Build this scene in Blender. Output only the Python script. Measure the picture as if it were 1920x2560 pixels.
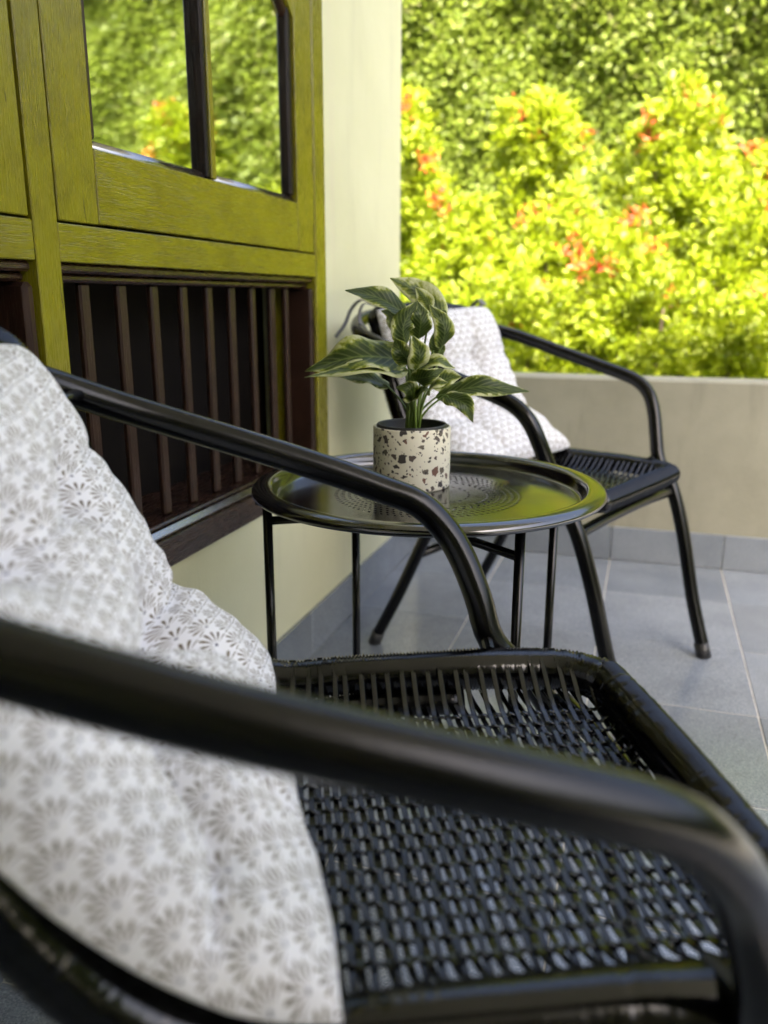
import bpy, math, random
import numpy as np
from mathutils import Vector, Matrix, noise

for o in list(bpy.data.objects):
    bpy.data.objects.remove(o)
SC = bpy.context.scene
COL = SC.collection
R = math.radians

# ------------------------------------------------------------------ camera, sky, sun, exposure
YAW, PITCH, ROLL = 0.30305, 0.25455, 0.002
CAM = Vector((0.6328, 0.0, 0.7334))
cam_d = bpy.data.cameras.new('camera')
cam = bpy.data.objects.new('camera', cam_d)
COL.objects.link(cam)
fw = Vector((-math.sin(YAW) * math.cos(PITCH), math.cos(YAW) * math.cos(PITCH), -math.sin(PITCH)))
rt = Vector((math.cos(YAW), math.sin(YAW), 0))
up = rt.cross(fw)
r2 = rt * math.cos(ROLL) + up * math.sin(ROLL)
u2 = up * math.cos(ROLL) - rt * math.sin(ROLL)
cam.matrix_world = Matrix(((r2.x, u2.x, -fw.x, CAM.x), (r2.y, u2.y, -fw.y, CAM.y), (r2.z, u2.z, -fw.z, CAM.z), (0, 0, 0, 1)))
cam_d.sensor_fit = 'VERTICAL'
cam_d.sensor_height = 36.0
cam_d.sensor_width = 27.0
cam_d.lens = 2070.0 / 2560.0 * 36.0
cam_d.clip_start = 0.02
cam_d.clip_end = 500
cam_d.dof.use_dof = True
cam_d.dof.focus_distance = 0.91
cam_d.dof.aperture_fstop = 3.9
cam_d.dof.aperture_blades = 0
SC.camera = cam

SUN_EL, SUN_AZ = R(53), (0.40, -0.9165)       # direction towards the sun
w = bpy.data.worlds.new('World')
SC.world = w
w.use_nodes = True
nt = w.node_tree
nt.nodes.clear()
sky = nt.nodes.new('ShaderNodeTexSky')
sky.sky_type = 'NISHITA'
sky.sun_disc = False
sky.sun_elevation = SUN_EL
sky.air_density = 0.8
sky.dust_density = 8.0
sky.ozone_density = 0.3
sky.sun_rotation = math.atan2(SUN_AZ[0], SUN_AZ[1])
bg = nt.nodes.new('ShaderNodeBackground')
bg.inputs['Strength'].default_value = 0.15
wo = nt.nodes.new('ShaderNodeOutputWorld')
nt.links.new(sky.outputs[0], bg.inputs[0])
nt.links.new(bg.outputs[0], wo.inputs[0])

sd = bpy.data.lights.new('sun', 'SUN')
sd.energy = 2.5
sd.angle = R(0.5)
sd.color = (1.0, 0.95, 0.84)
so = bpy.data.objects.new('sun', sd)
COL.objects.link(so)
sv = Vector((SUN_AZ[0] * math.cos(SUN_EL), SUN_AZ[1] * math.cos(SUN_EL), math.sin(SUN_EL)))
so.rotation_euler = sv.to_track_quat('Z', 'Y').to_euler()
so.location = (3, -4, 8)

SC.view_settings.view_transform = 'Standard'
SC.view_settings.look = 'None'
SC.view_settings.gamma = 1.0
SC.view_settings.use_curve_mapping = False
SC.view_settings.exposure = 2.65
SC.render.engine = 'CYCLES'

# ------------------------------------------------------------------ material helpers
class NB:
    """small node builder"""
    def __init__(s, name):
        s.m = bpy.data.materials.new(name)
        s.m.use_nodes = True
        s.t = s.m.node_tree
        s.t.nodes.clear()
        s.out = s.t.nodes.new('ShaderNodeOutputMaterial')
        s.p = s.t.nodes.new('ShaderNodeBsdfPrincipled')
        s.t.links.new(s.p.outputs[0], s.out.inputs[0])
    def n(s, typ, **kw):
        nd = s.t.nodes.new(typ)
        for k, v in kw.items():
            setattr(nd, k, v)
        return nd
    def put(s, sock, v):
        if hasattr(v, 'is_linked') or hasattr(v, 'links'):
            s.t.links.new(v, sock)
        else:
            sock.default_value = v
    def math(s, op, a, b=0.0, c=0.0, clamp=False):
        nd = s.n('ShaderNodeMath', operation=op, use_clamp=clamp)
        s.put(nd.inputs[0], a); s.put(nd.inputs[1], b); s.put(nd.inputs[2], c)
        return nd.outputs[0]
    def coord(s, kind='Object', scale=(1, 1, 1), loc=(0, 0, 0), rot=(0, 0, 0)):
        tc = s.n('ShaderNodeTexCoord')
        mp = s.n('ShaderNodeMapping')
        mp.inputs['Scale'].default_value = scale
        mp.inputs['Location'].default_value = loc
        mp.inputs['Rotation'].default_value = rot
        s.t.links.new(tc.outputs[kind], mp.inputs[0])
        return mp.outputs[0]
    def noise(s, vec, scale, detail=4, rough=0.55, dist=0.0):
        nd = s.n('ShaderNodeTexNoise')
        s.put(nd.inputs['Vector'], vec)
        nd.inputs['Scale'].default_value = scale
        nd.inputs['Detail'].default_value = detail
        nd.inputs['Roughness'].default_value = rough
        nd.inputs['Distortion'].default_value = dist
        return nd.outputs['Fac']
    def ramp(s, fac, stops, interp='LINEAR'):
        nd = s.n('ShaderNodeValToRGB')
        cr = nd.color_ramp
        cr.interpolation = interp
        while len(cr.elements) < len(stops):
            cr.elements.new(0.5)
        for e, (pos, c) in zip(cr.elements, stops):
            e.position = pos
            e.color = tuple(c) + (1,) if len(c) == 3 else c
        s.put(nd.inputs[0], fac)
        return nd.outputs[0]
    def mix(s, fac, a, b, blend='MIX'):
        nd = s.n('ShaderNodeMix', data_type='RGBA', blend_type=blend)
        s.put(nd.inputs[0], fac)
        for sock, v in ((nd.inputs[6], a), (nd.inputs[7], b)):
            if isinstance(v, tuple):
                v = tuple(v) + (1,) if len(v) == 3 else v
            s.put(sock, v)
        return nd.outputs[2]
    def bump(s, h, strength=0.3, dist=0.002):
        nd = s.n('ShaderNodeBump')
        nd.inputs['Strength'].default_value = strength
        nd.inputs['Distance'].default_value = dist
        s.put(nd.inputs['Height'], h)
        s.t.links.new(nd.outputs[0], s.p.inputs['Normal'])
        return nd
    def set(s, **kw):
        names = {'col': 'Base Color', 'rough': 'Roughness', 'metal': 'Metallic', 'spec': 'Specular IOR Level', 'coat': 'Coat Weight', 'coatr': 'Coat Roughness', 'sheen': 'Sheen Weight'}
        for k, v in kw.items():
            if isinstance(v, tuple) and len(v) == 3:
                v = v + (1,)
            s.put(s.p.inputs[names[k]], v)
        return s

MAT = {}

def mat_wood(name, axis, base, light, dark, rough, bumpy, worn=0.0):
    b = NB(name)
    sc = {'z': (64, 64, 3.6), 'y': (64, 3.6, 64)}[axis]
    v = b.coord('Object', sc)
    rnd = b.n('ShaderNodeObjectInfo').outputs['Random']
    add = b.n('ShaderNodeVectorMath', operation='ADD')
    comb = b.n('ShaderNodeCombineXYZ')
    sh = b.math('MULTIPLY', rnd, 37.0)
    for i in range(3):
        b.put(comb.inputs[i], sh)
    b.put(add.inputs[0], v); b.put(add.inputs[1], comb.outputs[0])
    v = add.outputs[0]
    g = b.noise(v, 3.0, 6, 0.62, 0.6)
    g2 = b.noise(b.coord('Object', (9, 9, 9)), 1.0, 5, 0.65, 0.4)
    fine = b.noise(v, 11.0, 3, 0.7, 0.3)
    c = b.ramp(g2, [(0.3, dark), (0.5, base), (0.72, light)])
    crack = b.math('LESS_THAN', g, 0.335)
    c = b.mix(b.math('MULTIPLY', crack, worn), c, (0.03, 0.022, 0.008))
    dirt = b.noise(b.coord('Object', (3, 3, 3)), 2.0, 6, 0.7, 0.5)
    c = b.mix(b.math('MULTIPLY', b.ramp(dirt, [(0.52, (0,) * 3), (0.66, (1,) * 3)]), 0.45), c, dark)
    b.set(col=c, rough=b.ramp(fine, [(0.3, (rough - .08,) * 3), (0.7, (rough + .14,) * 3)]), spec=0.5)
    h = b.math('ADD', b.math('MULTIPLY', g, 1.0), b.math('MULTIPLY', fine, 0.45))
    pore = b.noise(v, 7.0, 2, 0.5, 0.1)
    h = b.math('ADD', h, b.math('MULTIPLY', b.ramp(pore, [(0.36, (0,) * 3), (0.44, (1,) * 3)]), 0.5))
    b.bump(h, bumpy, 0.0012)
    MAT[name] = b.m

GB, GL, GD = (0.188, 0.169, 0.006), (0.222, 0.207, 0.008), (0.130, 0.110, 0.008)
mat_wood('green_vertical', 'z', GB, GL, GD, 0.25, 0.50, 0.9)
mat_wood('green_horizontal', 'y', GB, GL, GD, 0.22, 0.45, 0.8)
BB, BL, BD = (0.030, 0.0135, 0.0085), (0.044, 0.020, 0.0125), (0.016, 0.0075, 0.005)
mat_wood('brown_vertical', 'z', BB, BL, BD, 0.36, 0.45, 0.0)
MAT['brown_vertical'].node_tree.nodes['Principled BSDF'].inputs['Specular IOR Level'].default_value = 0.3
mat_wood('brown_horizontal', 'y', BB, BL, BD, 0.22, 0.35, 0.0)

mat_wood('dark_wood', 'z', (0.012, 0.007, 0.005), (0.020, 0.011, 0.008), (0.008, 0.005, 0.004), 0.35, 0.4, 0.0)
MAT['dark_wood'].node_tree.nodes['Principled BSDF'].inputs['Specular IOR Level'].default_value = 0.18
mat_wood('gloss_wood', 'y', (0.030, 0.018, 0.012), (0.045, 0.026, 0.018), (0.018, 0.010, 0.007), 0.16, 0.15, 0.0)
MAT['gloss_wood'].node_tree.nodes['Principled BSDF'].inputs['IOR'].default_value = 3.2
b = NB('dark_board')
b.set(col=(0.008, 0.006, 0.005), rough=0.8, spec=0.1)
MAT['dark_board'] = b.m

b = NB('reflective_glass')
v = b.coord('Object', (1, 1, 1))
wv = b.noise(v, 3.0, 1, 0.4)
b.set(col=(0.66, 0.70, 0.64), metal=1.0, rough=0.03)
b.bump(wv, 0.03, 0.01)
MAT['glass'] = b.m

b = NB('plaster')
v = b.coord('Object', (1, 1, 1))
n1 = b.noise(v, 2.2, 4, 0.6)
vs = b.coord('Object', (6, 6, 0.9))
n2 = b.noise(vs, 2.0, 4, 0.6)
n3 = b.noise(v, 140, 2, 0.6)
c = b.ramp(n1, [(0.3, (0.61, 0.59, 0.385)), (0.7, (0.69, 0.67, 0.465))])
c = b.mix(b.math('MULTIPLY', b.ramp(n2, [(0.52, (0, 0, 0)), (0.75, (1, 1, 1))]), 0.22), c, (0.42, 0.40, 0.30))
b.set(col=c, rough=0.62, spec=0.35)
b.bump(b.math('ADD', n3, b.math('MULTIPLY', b.noise(v, 12, 4, 0.6), 4.0)), 0.25, 0.002)
MAT['plaster'] = b.m

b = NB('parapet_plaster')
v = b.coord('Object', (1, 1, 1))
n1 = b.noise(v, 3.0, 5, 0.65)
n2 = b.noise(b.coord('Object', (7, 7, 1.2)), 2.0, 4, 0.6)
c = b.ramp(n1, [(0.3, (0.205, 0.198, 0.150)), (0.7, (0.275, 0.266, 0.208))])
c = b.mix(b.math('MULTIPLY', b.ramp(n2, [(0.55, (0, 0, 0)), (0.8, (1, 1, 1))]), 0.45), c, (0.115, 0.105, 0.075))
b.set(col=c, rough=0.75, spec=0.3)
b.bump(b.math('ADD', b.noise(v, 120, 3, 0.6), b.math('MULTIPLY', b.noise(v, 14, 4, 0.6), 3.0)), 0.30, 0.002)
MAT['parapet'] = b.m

b = NB('white_paint')
b.set(col=(0.72, 0.71, 0.66), rough=0.7)
MAT['white'] = b.m

def mat_tile(name, ca, cb):
    b = NB(name)
    v = b.coord('Object', (1, 1, 1))
    rnd = b.n('ShaderNodeObjectInfo').outputs['Random']
    add = b.n('ShaderNodeVectorMath', operation='ADD')
    comb = b.n('ShaderNodeCombineXYZ')
    for i in range(3):
        b.put(comb.inputs[i], b.math('MULTIPLY', rnd, 13.0 + i))
    b.put(add.inputs[0], v); b.put(add.inputs[1], comb.outputs[0])
    v = add.outputs[0]
    n1 = b.noise(v, 7, 4, 0.6)
    n2 = b.noise(v, 420, 2, 0.6)
    c = b.ramp(n1, [(0.3, ca), (0.7, cb)])
    c = b.mix(b.ramp(n2, [(0.36, (0.5,) * 3), (0.5, (0,) * 3)]), c, (0.055, 0.060, 0.068))
    c = b.mix(b.ramp(n2, [(0.58, (0,) * 3), (0.68, (0.5,) * 3)]), c, (0.36, 0.38, 0.40))
    hv = b.n('ShaderNodeHueSaturation')
    b.put(hv.inputs['Color'], c)
    b.put(hv.inputs['Value'], b.math('ADD', 0.88, b.math('MULTIPLY', rnd, 0.24)))
    b.set(col=hv.outputs[0], rough=b.ramp(n1, [(0.3, (0.09,) * 3), (0.7, (0.17,) * 3)]), spec=0.9)
    b.bump(b.math('ADD', n2, b.math('MULTIPLY', n1, 2.0)), 0.07, 0.0008)
    MAT[name] = b.m
mat_tile('tile', (0.155, 0.176, 0.206), (0.208, 0.231, 0.262))

b = NB('grout')
v = b.coord('Object', (1, 1, 1))
b.set(col=b.ramp(b.noise(v, 5, 5, 0.7), [(0.3, (0.28, 0.26, 0.22)), (0.7, (0.50, 0.48, 0.43))]), rough=0.9)
b.bump(b.noise(v, 300, 2), 0.3, 0.001)
MAT['grout'] = b.m

def mat_black(name, rough, bumpy, col=0.012, scale=900, spec=0.5):
    b = NB(name)
    v = b.coord('Object', (1, 1, 1))
    n1 = b.noise(v, scale, 2, 0.6)
    n2 = b.noise(v, 18, 4, 0.6)
    b.set(col=(col, col, col * 1.02), rough=b.ramp(n2, [(0.3, (rough - .04,) * 3), (0.7, (rough + .06,) * 3)]), spec=spec)
    if bumpy:
        b.bump(n1, bumpy, 0.0004)
    MAT[name] = b.m
mat_black('black_metal', 0.19, 0.25, 0.0015, 900, 0.32)
mat_black('black_tray', 0.14, 0.03, 0.005, 700, 0.5)
MAT['black_tray'].node_tree.nodes['Principled BSDF'].inputs['IOR'].default_value = 1.9
mat_black('black_rattan', 0.14, 0.0, 0.0015, 300, 0.42)
mat_black('black_plastic', 0.5, 0.1, 0.014)

# cushion fabric: block-printed fans
b = NB('fan_print_fabric')
tc = b.n('ShaderNodeTexCoord')
wob = b.n('ShaderNodeTexNoise'); wob.inputs['Scale'].default_value = 35.0; wob.inputs['Detail'].default_value = 2
b.t.links.new(tc.outputs['UV'], wob.inputs['Vector'])
sub = b.n('ShaderNodeVectorMath', operation='SUBTRACT'); b.put(sub.inputs[0], wob.outputs['Color']); sub.inputs[1].default_value = (.5, .5, .5)
scl = b.n('ShaderNodeVectorMath', operation='SCALE'); b.put(scl.inputs[0], sub.outputs[0]); scl.inputs['Scale'].default_value = 0.0014
addv = b.n('ShaderNodeVectorMath', operation='ADD'); b.put(addv.inputs[0], tc.outputs['UV']); b.put(addv.inputs[1], scl.outputs[0])
sp = b.n('ShaderNodeSeparateXYZ'); b.put(sp.inputs[0], addv.outputs[0])
CA, CB = 0.0262, 0.0144
yy = b.math('DIVIDE', sp.outputs[1], CB)
row = b.math('FLOOR', yy)
odd = b.math('MULTIPLY', b.math('MODULO', b.math('ADD', row, 200.0), 2.0), 0.5)
xx = b.math('ADD', b.math('DIVIDE', sp.outputs[0], CA), odd)
lx = b.math('MULTIPLY', b.math('SUBTRACT', b.math('FRACT', b.math('ADD', xx, 50.0)), 0.5), CA)
ly = b.math('SUBTRACT', b.math('MULTIPLY', b.math('FRACT', b.math('ADD', yy, 200.0)), CB), 0.0020)
rr = b.math('SQRT', b.math('ADD', b.math('MULTIPLY', lx, lx), b.math('MULTIPLY', ly, ly)))
th = b.math('ARCTAN2', lx, ly)
DL = DL_ = R(27)
k = b.math('DIVIDE', th, DL)
af = b.math('SUBTRACT', b.math('FRACT', b.math('ADD', k, 100.0)), 0.5)
perp = b.math('MULTIPLY', rr, b.math('ABSOLUTE', b.math('MULTIPLY', af, DL)))
# petal length a little shorter to the sides
rmax = b.math('SUBTRACT', 0.0127, b.math('MULTIPLY', b.math('ABSOLUTE', th), 0.0003))
q = b.math('DIVIDE', b.math('SUBTRACT', rr, 0.0024), b.math('SUBTRACT', rmax, 0.0024))
qc = b.math('MAXIMUM', b.math('MINIMUM', q, 1.0), 0.0)
shp = b.math('MULTIPLY', b.math('SQRT', b.math('SUBTRACT', 1.0, b.math('POWER', qc, 5.0))), b.math('POWER', qc, 0.35))
hw = b.math('MULTIPLY', b.math('MULTIPLY', rr, shp), DL_ * 0.285)
pet = b.math('MULTIPLY', b.math('LESS_THAN', perp, hw), b.math('LESS_THAN', b.math('ABSOLUTE', th), R(94.5)))
dot = b.math('LESS_THAN', rr, 0.0013)
fade = b.noise(tc.outputs['UV'], 60, 3, 0.6)
ink = b.ramp(fade, [(0.3, (0.090, 0.066, 0.036)), (0.7, (0.150, 0.120, 0.072))])
base = b.ramp(b.noise(tc.outputs['UV'], 12, 3), [(0.3, (0.70, 0.70, 0.735)), (0.7, (0.76, 0.76, 0.79))])
c = b.mix(b.math('MULTIPLY', pet, 0.95), base, ink)
c = b.mix(dot, c, (0.16, 0.165, 0.20))
b.set(col=c, rough=0.85, spec=0.2, sheen=0.15)
wvx = b.n('ShaderNodeTexNoise'); wvx.inputs['Scale'].default_value = 900; b.t.links.new(tc.outputs['UV'], wvx.inputs['Vector'])
b.bump(b.math('ADD', wvx.outputs['Fac'], b.math('MULTIPLY', b.noise(tc.outputs['UV'], 45, 3, 0.5), 2.0)), 0.25, 0.0008)
MAT['fabric'] = b.m
b = NB('tie_fabric')
b.set(col=(0.16, 0.16, 0.17), rough=0.9)
MAT['tie'] = b.m

# terrazzo pot
b = NB('terrazzo')
tc = b.coord('Object', (1, 1, 1))
c = (0.70, 0.665, 0.54, 1)
col = None
for sc, lo, hi, keep in ((92.0, 0.07, 0.40, 0.66), (260.0, 0.10, 0.36, 0.36)):
    nz = b.n('ShaderNodeTexNoise'); nz.inputs['Scale'].default_value = sc * 1.6; nz.inputs['Detail'].default_value = 1
    b.put(nz.inputs['Vector'], tc)
    mx = b.n('ShaderNodeVectorMath', operation='SCALE'); b.put(mx.inputs[0], nz.outputs['Color']); mx.inputs['Scale'].default_value = 0.35 / sc
    ad = b.n('ShaderNodeVectorMath', operation='ADD'); b.put(ad.inputs[0], tc); b.put(ad.inputs[1], mx.outputs[0])
    v1 = b.n('ShaderNodeTexVoronoi', feature='F1'); v1.inputs['Scale'].default_value = sc; b.put(v1.inputs['Vector'], ad.outputs[0])
    v2 = b.n('ShaderNodeTexVoronoi', feature='DISTANCE_TO_EDGE'); v2.inputs['Scale'].default_value = sc; b.put(v2.inputs['Vector'], ad.outputs[0])
    sc3 = b.n('ShaderNodeSeparateColor'); b.put(sc3.inputs[0], v1.outputs['Color'])
    thr = b.math('ADD', lo, b.math('MULTIPLY', sc3.outputs[0], hi - lo))
    chip = b.math('MULTIPLY', b.math('GREATER_THAN', v2.outputs[0], thr), b.math('LESS_THAN', sc3.outputs[1], keep))
    cc = b.ramp(sc3.outputs[2], [(0.0, (0.050, 0.043, 0.040)), (0.45, (0.085, 0.066, 0.056)), (0.7, (0.16, 0.085, 0.060)), (0.85, (0.12, 0.10, 0.075)), (1.0, (0.06, 0.055, 0.06))], 'CONSTANT')
    col = b.mix(chip, col if col is not None else c, cc)
b.set(col=col, rough=0.42, spec=0.4)
b.bump(b.noise(tc, 500, 2), 0.05, 0.0005)
MAT['terrazzo'] = b.m

# house plant leaves: variegated; UV x = -1..1 across, y = 0..1 along
def mat_plant(name, under, pale):
    b = NB(name)
    tcn = b.n('ShaderNodeTexCoord')
    sp = b.n('ShaderNodeSeparateXYZ'); b.put(sp.inputs[0], tcn.outputs['UV'])
    ax = b.math('ABSOLUTE', b.math('SUBTRACT', b.math('MULTIPLY', sp.outputs[0], 2.0), 1.0))
    oc = b.coord('Object', (1, 1, 1))
    nz = b.noise(oc, 55, 3, 0.6)
    vein = b.n('ShaderNodeTexWave', wave_type='BANDS', bands_direction='Y')
    vv = b.n('ShaderNodeCombineXYZ')
    b.put(vv.inputs[1], b.math('SUBTRACT', sp.outputs[1], b.math('MULTIPLY', ax, 0.28)))
    b.put(vein.inputs['Vector'], vv.outputs[0])
    vein.inputs['Scale'].default_value = 3.2
    vein.inputs['Distortion'].default_value = 1.2
    edge = b.math('ADD', ax, b.math('MULTIPLY', b.math('SUBTRACT', nz, 0.5), 1.9))
    edge = b.math('ADD', edge, b.math('MULTIPLY', b.math('SUBTRACT', vein.outputs['Fac'], 0.5), 0.10))
    if under:
        c = b.ramp(edge, [(0.2, (0.17, 0.22, 0.13)), (0.75, (0.26, 0.31, 0.17)), (1.0, (0.42, 0.46, 0.30))])
    else:
        e0 = 1.04 - pale * 0.62
        c = b.ramp(edge, [(max(0.0, e0 - .40), (0.020, 0.042, 0.005)), (max(0.02, e0 - .12), (0.085, 0.125, 0.008)), (min(.97, e0 + .06), (0.30, 0.34, 0.04)), (min(1.0, e0 + .25), (0.58, 0.60, 0.32))])
        c = b.mix(b.math('MULTIPLY', b.ramp(vein.outputs['Fac'], [(0.72, (0,) * 3), (0.98, (1,) * 3)]), 0.30), c, (0.30, 0.34, 0.10))
        c = b.mix(b.math('MULTIPLY', b.math('LESS_THAN', ax, 0.05), 0.6), c, (0.16, 0.22, 0.05))
    b.set(col=c, rough=0.40 if not under else 0.5, spec=0.35)
    b.bump(b.math('ADD', vein.outputs['Fac'], b.math('MULTIPLY', nz, 0.4)), 0.16, 0.0015)
    tr = b.n('ShaderNodeBsdfTranslucent'); b.put(tr.inputs[0], b.mix(0.5, c, (0.30, 0.40, 0.03)))
    ms = b.n('ShaderNodeMixShader'); ms.inputs[0].default_value = 0.22
    b.t.links.new(b.p.outputs[0], ms.inputs[1]); b.t.links.new(tr.outputs[0], ms.inputs[2]); b.t.links.new(ms.outputs[0], b.out.inputs[0])
    MAT[name] = b.m
for i, pl in enumerate((0.12, 0.45, 0.9)):
    mat_plant('leaf_top_%d' % i, False, pl)
mat_plant('leaf_under', True, 0)
b = NB('leaf_stem')
b.set(col=(0.11, 0.17, 0.025), rough=0.45)
MAT['stem'] = b.m

# garden foliage: colour varies leaf by leaf through the attribute "tint"
def mat_foliage(name, stops, trans=0.4, rough=0.42):
    b = NB(name)
    at = b.n('ShaderNodeAttribute', attribute_name='tint')
    c = b.ramp(at.outputs['Fac'], stops)
    b.set(col=c, rough=rough, spec=0.4)
    tr = b.n('ShaderNodeBsdfTranslucent'); b.put(tr.inputs[0], c)
    ms = b.n('ShaderNodeMixShader'); ms.inputs[0].default_value = trans
    b.t.links.new(b.p.outputs[0], ms.inputs[1]); b.t.links.new(tr.outputs[0], ms.inputs[2]); b.t.links.new(ms.outputs[0], b.out.inputs[0])
    MAT[name] = b.m
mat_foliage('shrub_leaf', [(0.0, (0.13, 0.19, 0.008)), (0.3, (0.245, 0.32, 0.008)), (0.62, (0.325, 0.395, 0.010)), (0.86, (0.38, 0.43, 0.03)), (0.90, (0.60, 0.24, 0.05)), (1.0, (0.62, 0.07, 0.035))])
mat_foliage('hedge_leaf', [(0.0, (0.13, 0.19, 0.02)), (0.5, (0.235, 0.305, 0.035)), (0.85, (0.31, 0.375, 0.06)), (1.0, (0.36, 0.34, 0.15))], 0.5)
b = NB('bark')
v = b.coord('Object', (1, 1, 0.3))
b.set(col=b.ramp(b.noise(v, 30, 4), [(0.3, (0.07, 0.045, 0.028)), (0.7, (0.17, 0.115, 0.075))]), rough=0.9)
MAT['bark'] = b.m
b = NB('hedge_core')  # dark foliage colour for the backing box inside the hedges
v = b.coord('Object', (1, 1, 1))
b.set(col=b.ramp(b.noise(v, 9, 5), [(0.3, (0.035, 0.050, 0.012)), (0.7, (0.07, 0.095, 0.02))]), rough=0.95, spec=0.1)
MAT['core'] = b.m
b = NB('bounce_concrete')
v = b.coord('Object', (1, 1, 1))
b.set(col=b.ramp(b.noise(v, 2.5, 6, 0.65), [(0.3, (0.40, 0.38, 0.33)), (0.7, (0.52, 0.50, 0.44))]), rough=0.9)
MAT['bounce_concrete'] = b.m
b = NB('lawn')
v = b.coord('Object', (1, 1, 1))
b.set(col=b.ramp(b.noise(v, 4, 6, 0.7), [(0.3, (0.06, 0.09, 0.02)), (0.7, (0.15, 0.20, 0.04))]), rough=0.95)
b.bump(b.noise(v, 60, 4), 0.6, 0.02)
MAT['lawn'] = b.m

# ------------------------------------------------------------------ mesh helpers
def link(o, parent=None):
    COL.objects.link(o)
    if parent:
        o.parent = parent
    return o

def tag(o, label=None, cat=None, group=None, kind=None):
    if label: o['label'] = label
    if cat: o['category'] = cat
    if group: o['group'] = group
    if kind: o['kind'] = kind
    return o

def mesh(name, verts, faces, mat, smooth=False, uv=None):
    me = bpy.data.meshes.new(name)
    me.from_pydata([tuple(v) for v in verts], [], [tuple(f) for f in faces])
    if mat is not None:
        for mm in (mat if isinstance(mat, (list, tuple)) else [mat]):
            me.materials.append(MAT[mm])
    if smooth:
        me.shade_smooth()
    me.update()
    return me

def obj(name, me, parent=None, loc=(0, 0, 0), rz=0.0):
    o = bpy.data.objects.new(name, me)
    o.location = loc
    o.rotation_euler = (0, 0, rz)
    return link(o, parent)

def empty(name, loc=(0, 0, 0), rz=0.0):
    o = bpy.data.objects.new(name, None)
    o.empty_display_size = 0.1
    o.location = loc
    o.rotation_euler = (0, 0, rz)
    return link(o)

def box_vf(x0, x1, y0, y1, z0, z1, c=0.0):
    """box with chamfered edges (c)"""
    if c <= 0:
        v = [(x, y, z) for z in (z0, z1) for y in (y0, y1) for x in (x0, x1)]
        f = [(0, 2, 3, 1), (4, 5, 7, 6), (0, 1, 5, 4), (2, 6, 7, 3), (0, 4, 6, 2), (1, 3, 7, 5)]
        return v, f
    v, idx = [], {}
    X, Y, Z = (x0, x1), (y0, y1), (z0, z1)
    for i in (0, 1):
        for j in (0, 1):
            for k in (0, 1):
                sx, sy, sz = 1 - 2 * i, 1 - 2 * j, 1 - 2 * k
                idx[i, j, k, 0] = len(v); v.append((X[i], Y[j] + sy * c, Z[k] + sz * c))
                idx[i, j, k, 1] = len(v); v.append((X[i] + sx * c, Y[j], Z[k] + sz * c))
                idx[i, j, k, 2] = len(v); v.append((X[i] + sx * c, Y[j] + sy * c, Z[k]))
    f = []
    for i in (0, 1):
        q = [idx[i, 0, 0, 0], idx[i, 1, 0, 0], idx[i, 1, 1, 0], idx[i, 0, 1, 0]]; f.append(q if i else q[::-1])
        q = [idx[0, i, 0, 1], idx[0, i, 1, 1], idx[1, i, 1, 1], idx[1, i, 0, 1]]; f.append(q if i else q[::-1])
        q = [idx[0, 0, i, 2], idx[1, 0, i, 2], idx[1, 1, i, 2], idx[0, 1, i, 2]]; f.append(q if i else q[::-1])
    for a in (0, 1):
        for c2 in (0, 1):
            q = [idx[a, c2, 0, 0], idx[a, c2, 1, 0], idx[a, c2, 1, 1], idx[a, c2, 0, 1]]; f.append(q if a == c2 else q[::-1])
            q = [idx[a, 0, c2, 0], idx[a, 0, c2, 2], idx[a, 1, c2, 2], idx[a, 1, c2, 0]]; f.append(q if a == c2 else q[::-1])
            q = [idx[0, a, c2, 1], idx[0, a, c2, 2], idx[1, a, c2, 2], idx[1, a, c2, 1]]; f.append(q[::-1] if a == c2 else q)
            for k in (0, 1):
                t = [idx[a, c2, k, 0], idx[a, c2, k, 1], idx[a, c2, k, 2]]
                f.append(t if (a + c2 + k) % 2 else t[::-1])
    return v, f

def box(name, b6, mat, parent=None, c=0.002, loc=None):
    """box mesh with its origin at its own centre"""
    x0, x1, y0, y1, z0, z1 = b6
    o = ((x0 + x1) / 2, (y0 + y1) / 2, (z0 + z1) / 2)
    v, f = box_vf(x0 - o[0], x1 - o[0], y0 - o[1], y1 - o[1], z0 - o[2], z1 - o[2], c)
    return obj(name, mesh(name, v, f, mat), parent, o)

def catmull(pts, n=8, closed=False):
    P = [np.array(p, float) for p in pts]
    out = []
    m = len(P)
    rng = range(m if closed else m - 1)
    for i in rng:
        if closed:
            a, b_, c_, d_ = P[(i - 1) % m], P[i], P[(i + 1) % m], P[(i + 2) % m]
        else:
            b_, c_ = P[i], P[i + 1]
            a = P[i - 1] if i > 0 else 2 * b_ - c_
            d_ = P[i + 2] if i + 2 < m else 2 * c_ - b_
        for k in range(n):
            t = k / n
            out.append(0.5 * ((2 * b_) + (-a + c_) * t + (2 * a - 5 * b_ + 4 * c_ - d_) * t * t + (-a + 3 * b_ - 3 * c_ + d_) * t ** 3))
    if not closed:
        out.append(P[-1])
    return np.array(out)

def resample(path, step, closed=False):
    p = np.asarray(path)
    if closed:
        p = np.vstack([p, p[:1]])
    s = np.concatenate([[0], np.cumsum(np.linalg.norm(np.diff(p, axis=0), axis=1))])
    n = max(2, int(round(s[-1] / step)))
    t = np.linspace(0, s[-1], n + 1)
    if closed:
        t = t[:-1]
    return np.stack([np.interp(t, s, p[:, i]) for i in range(3)], 1)

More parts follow.
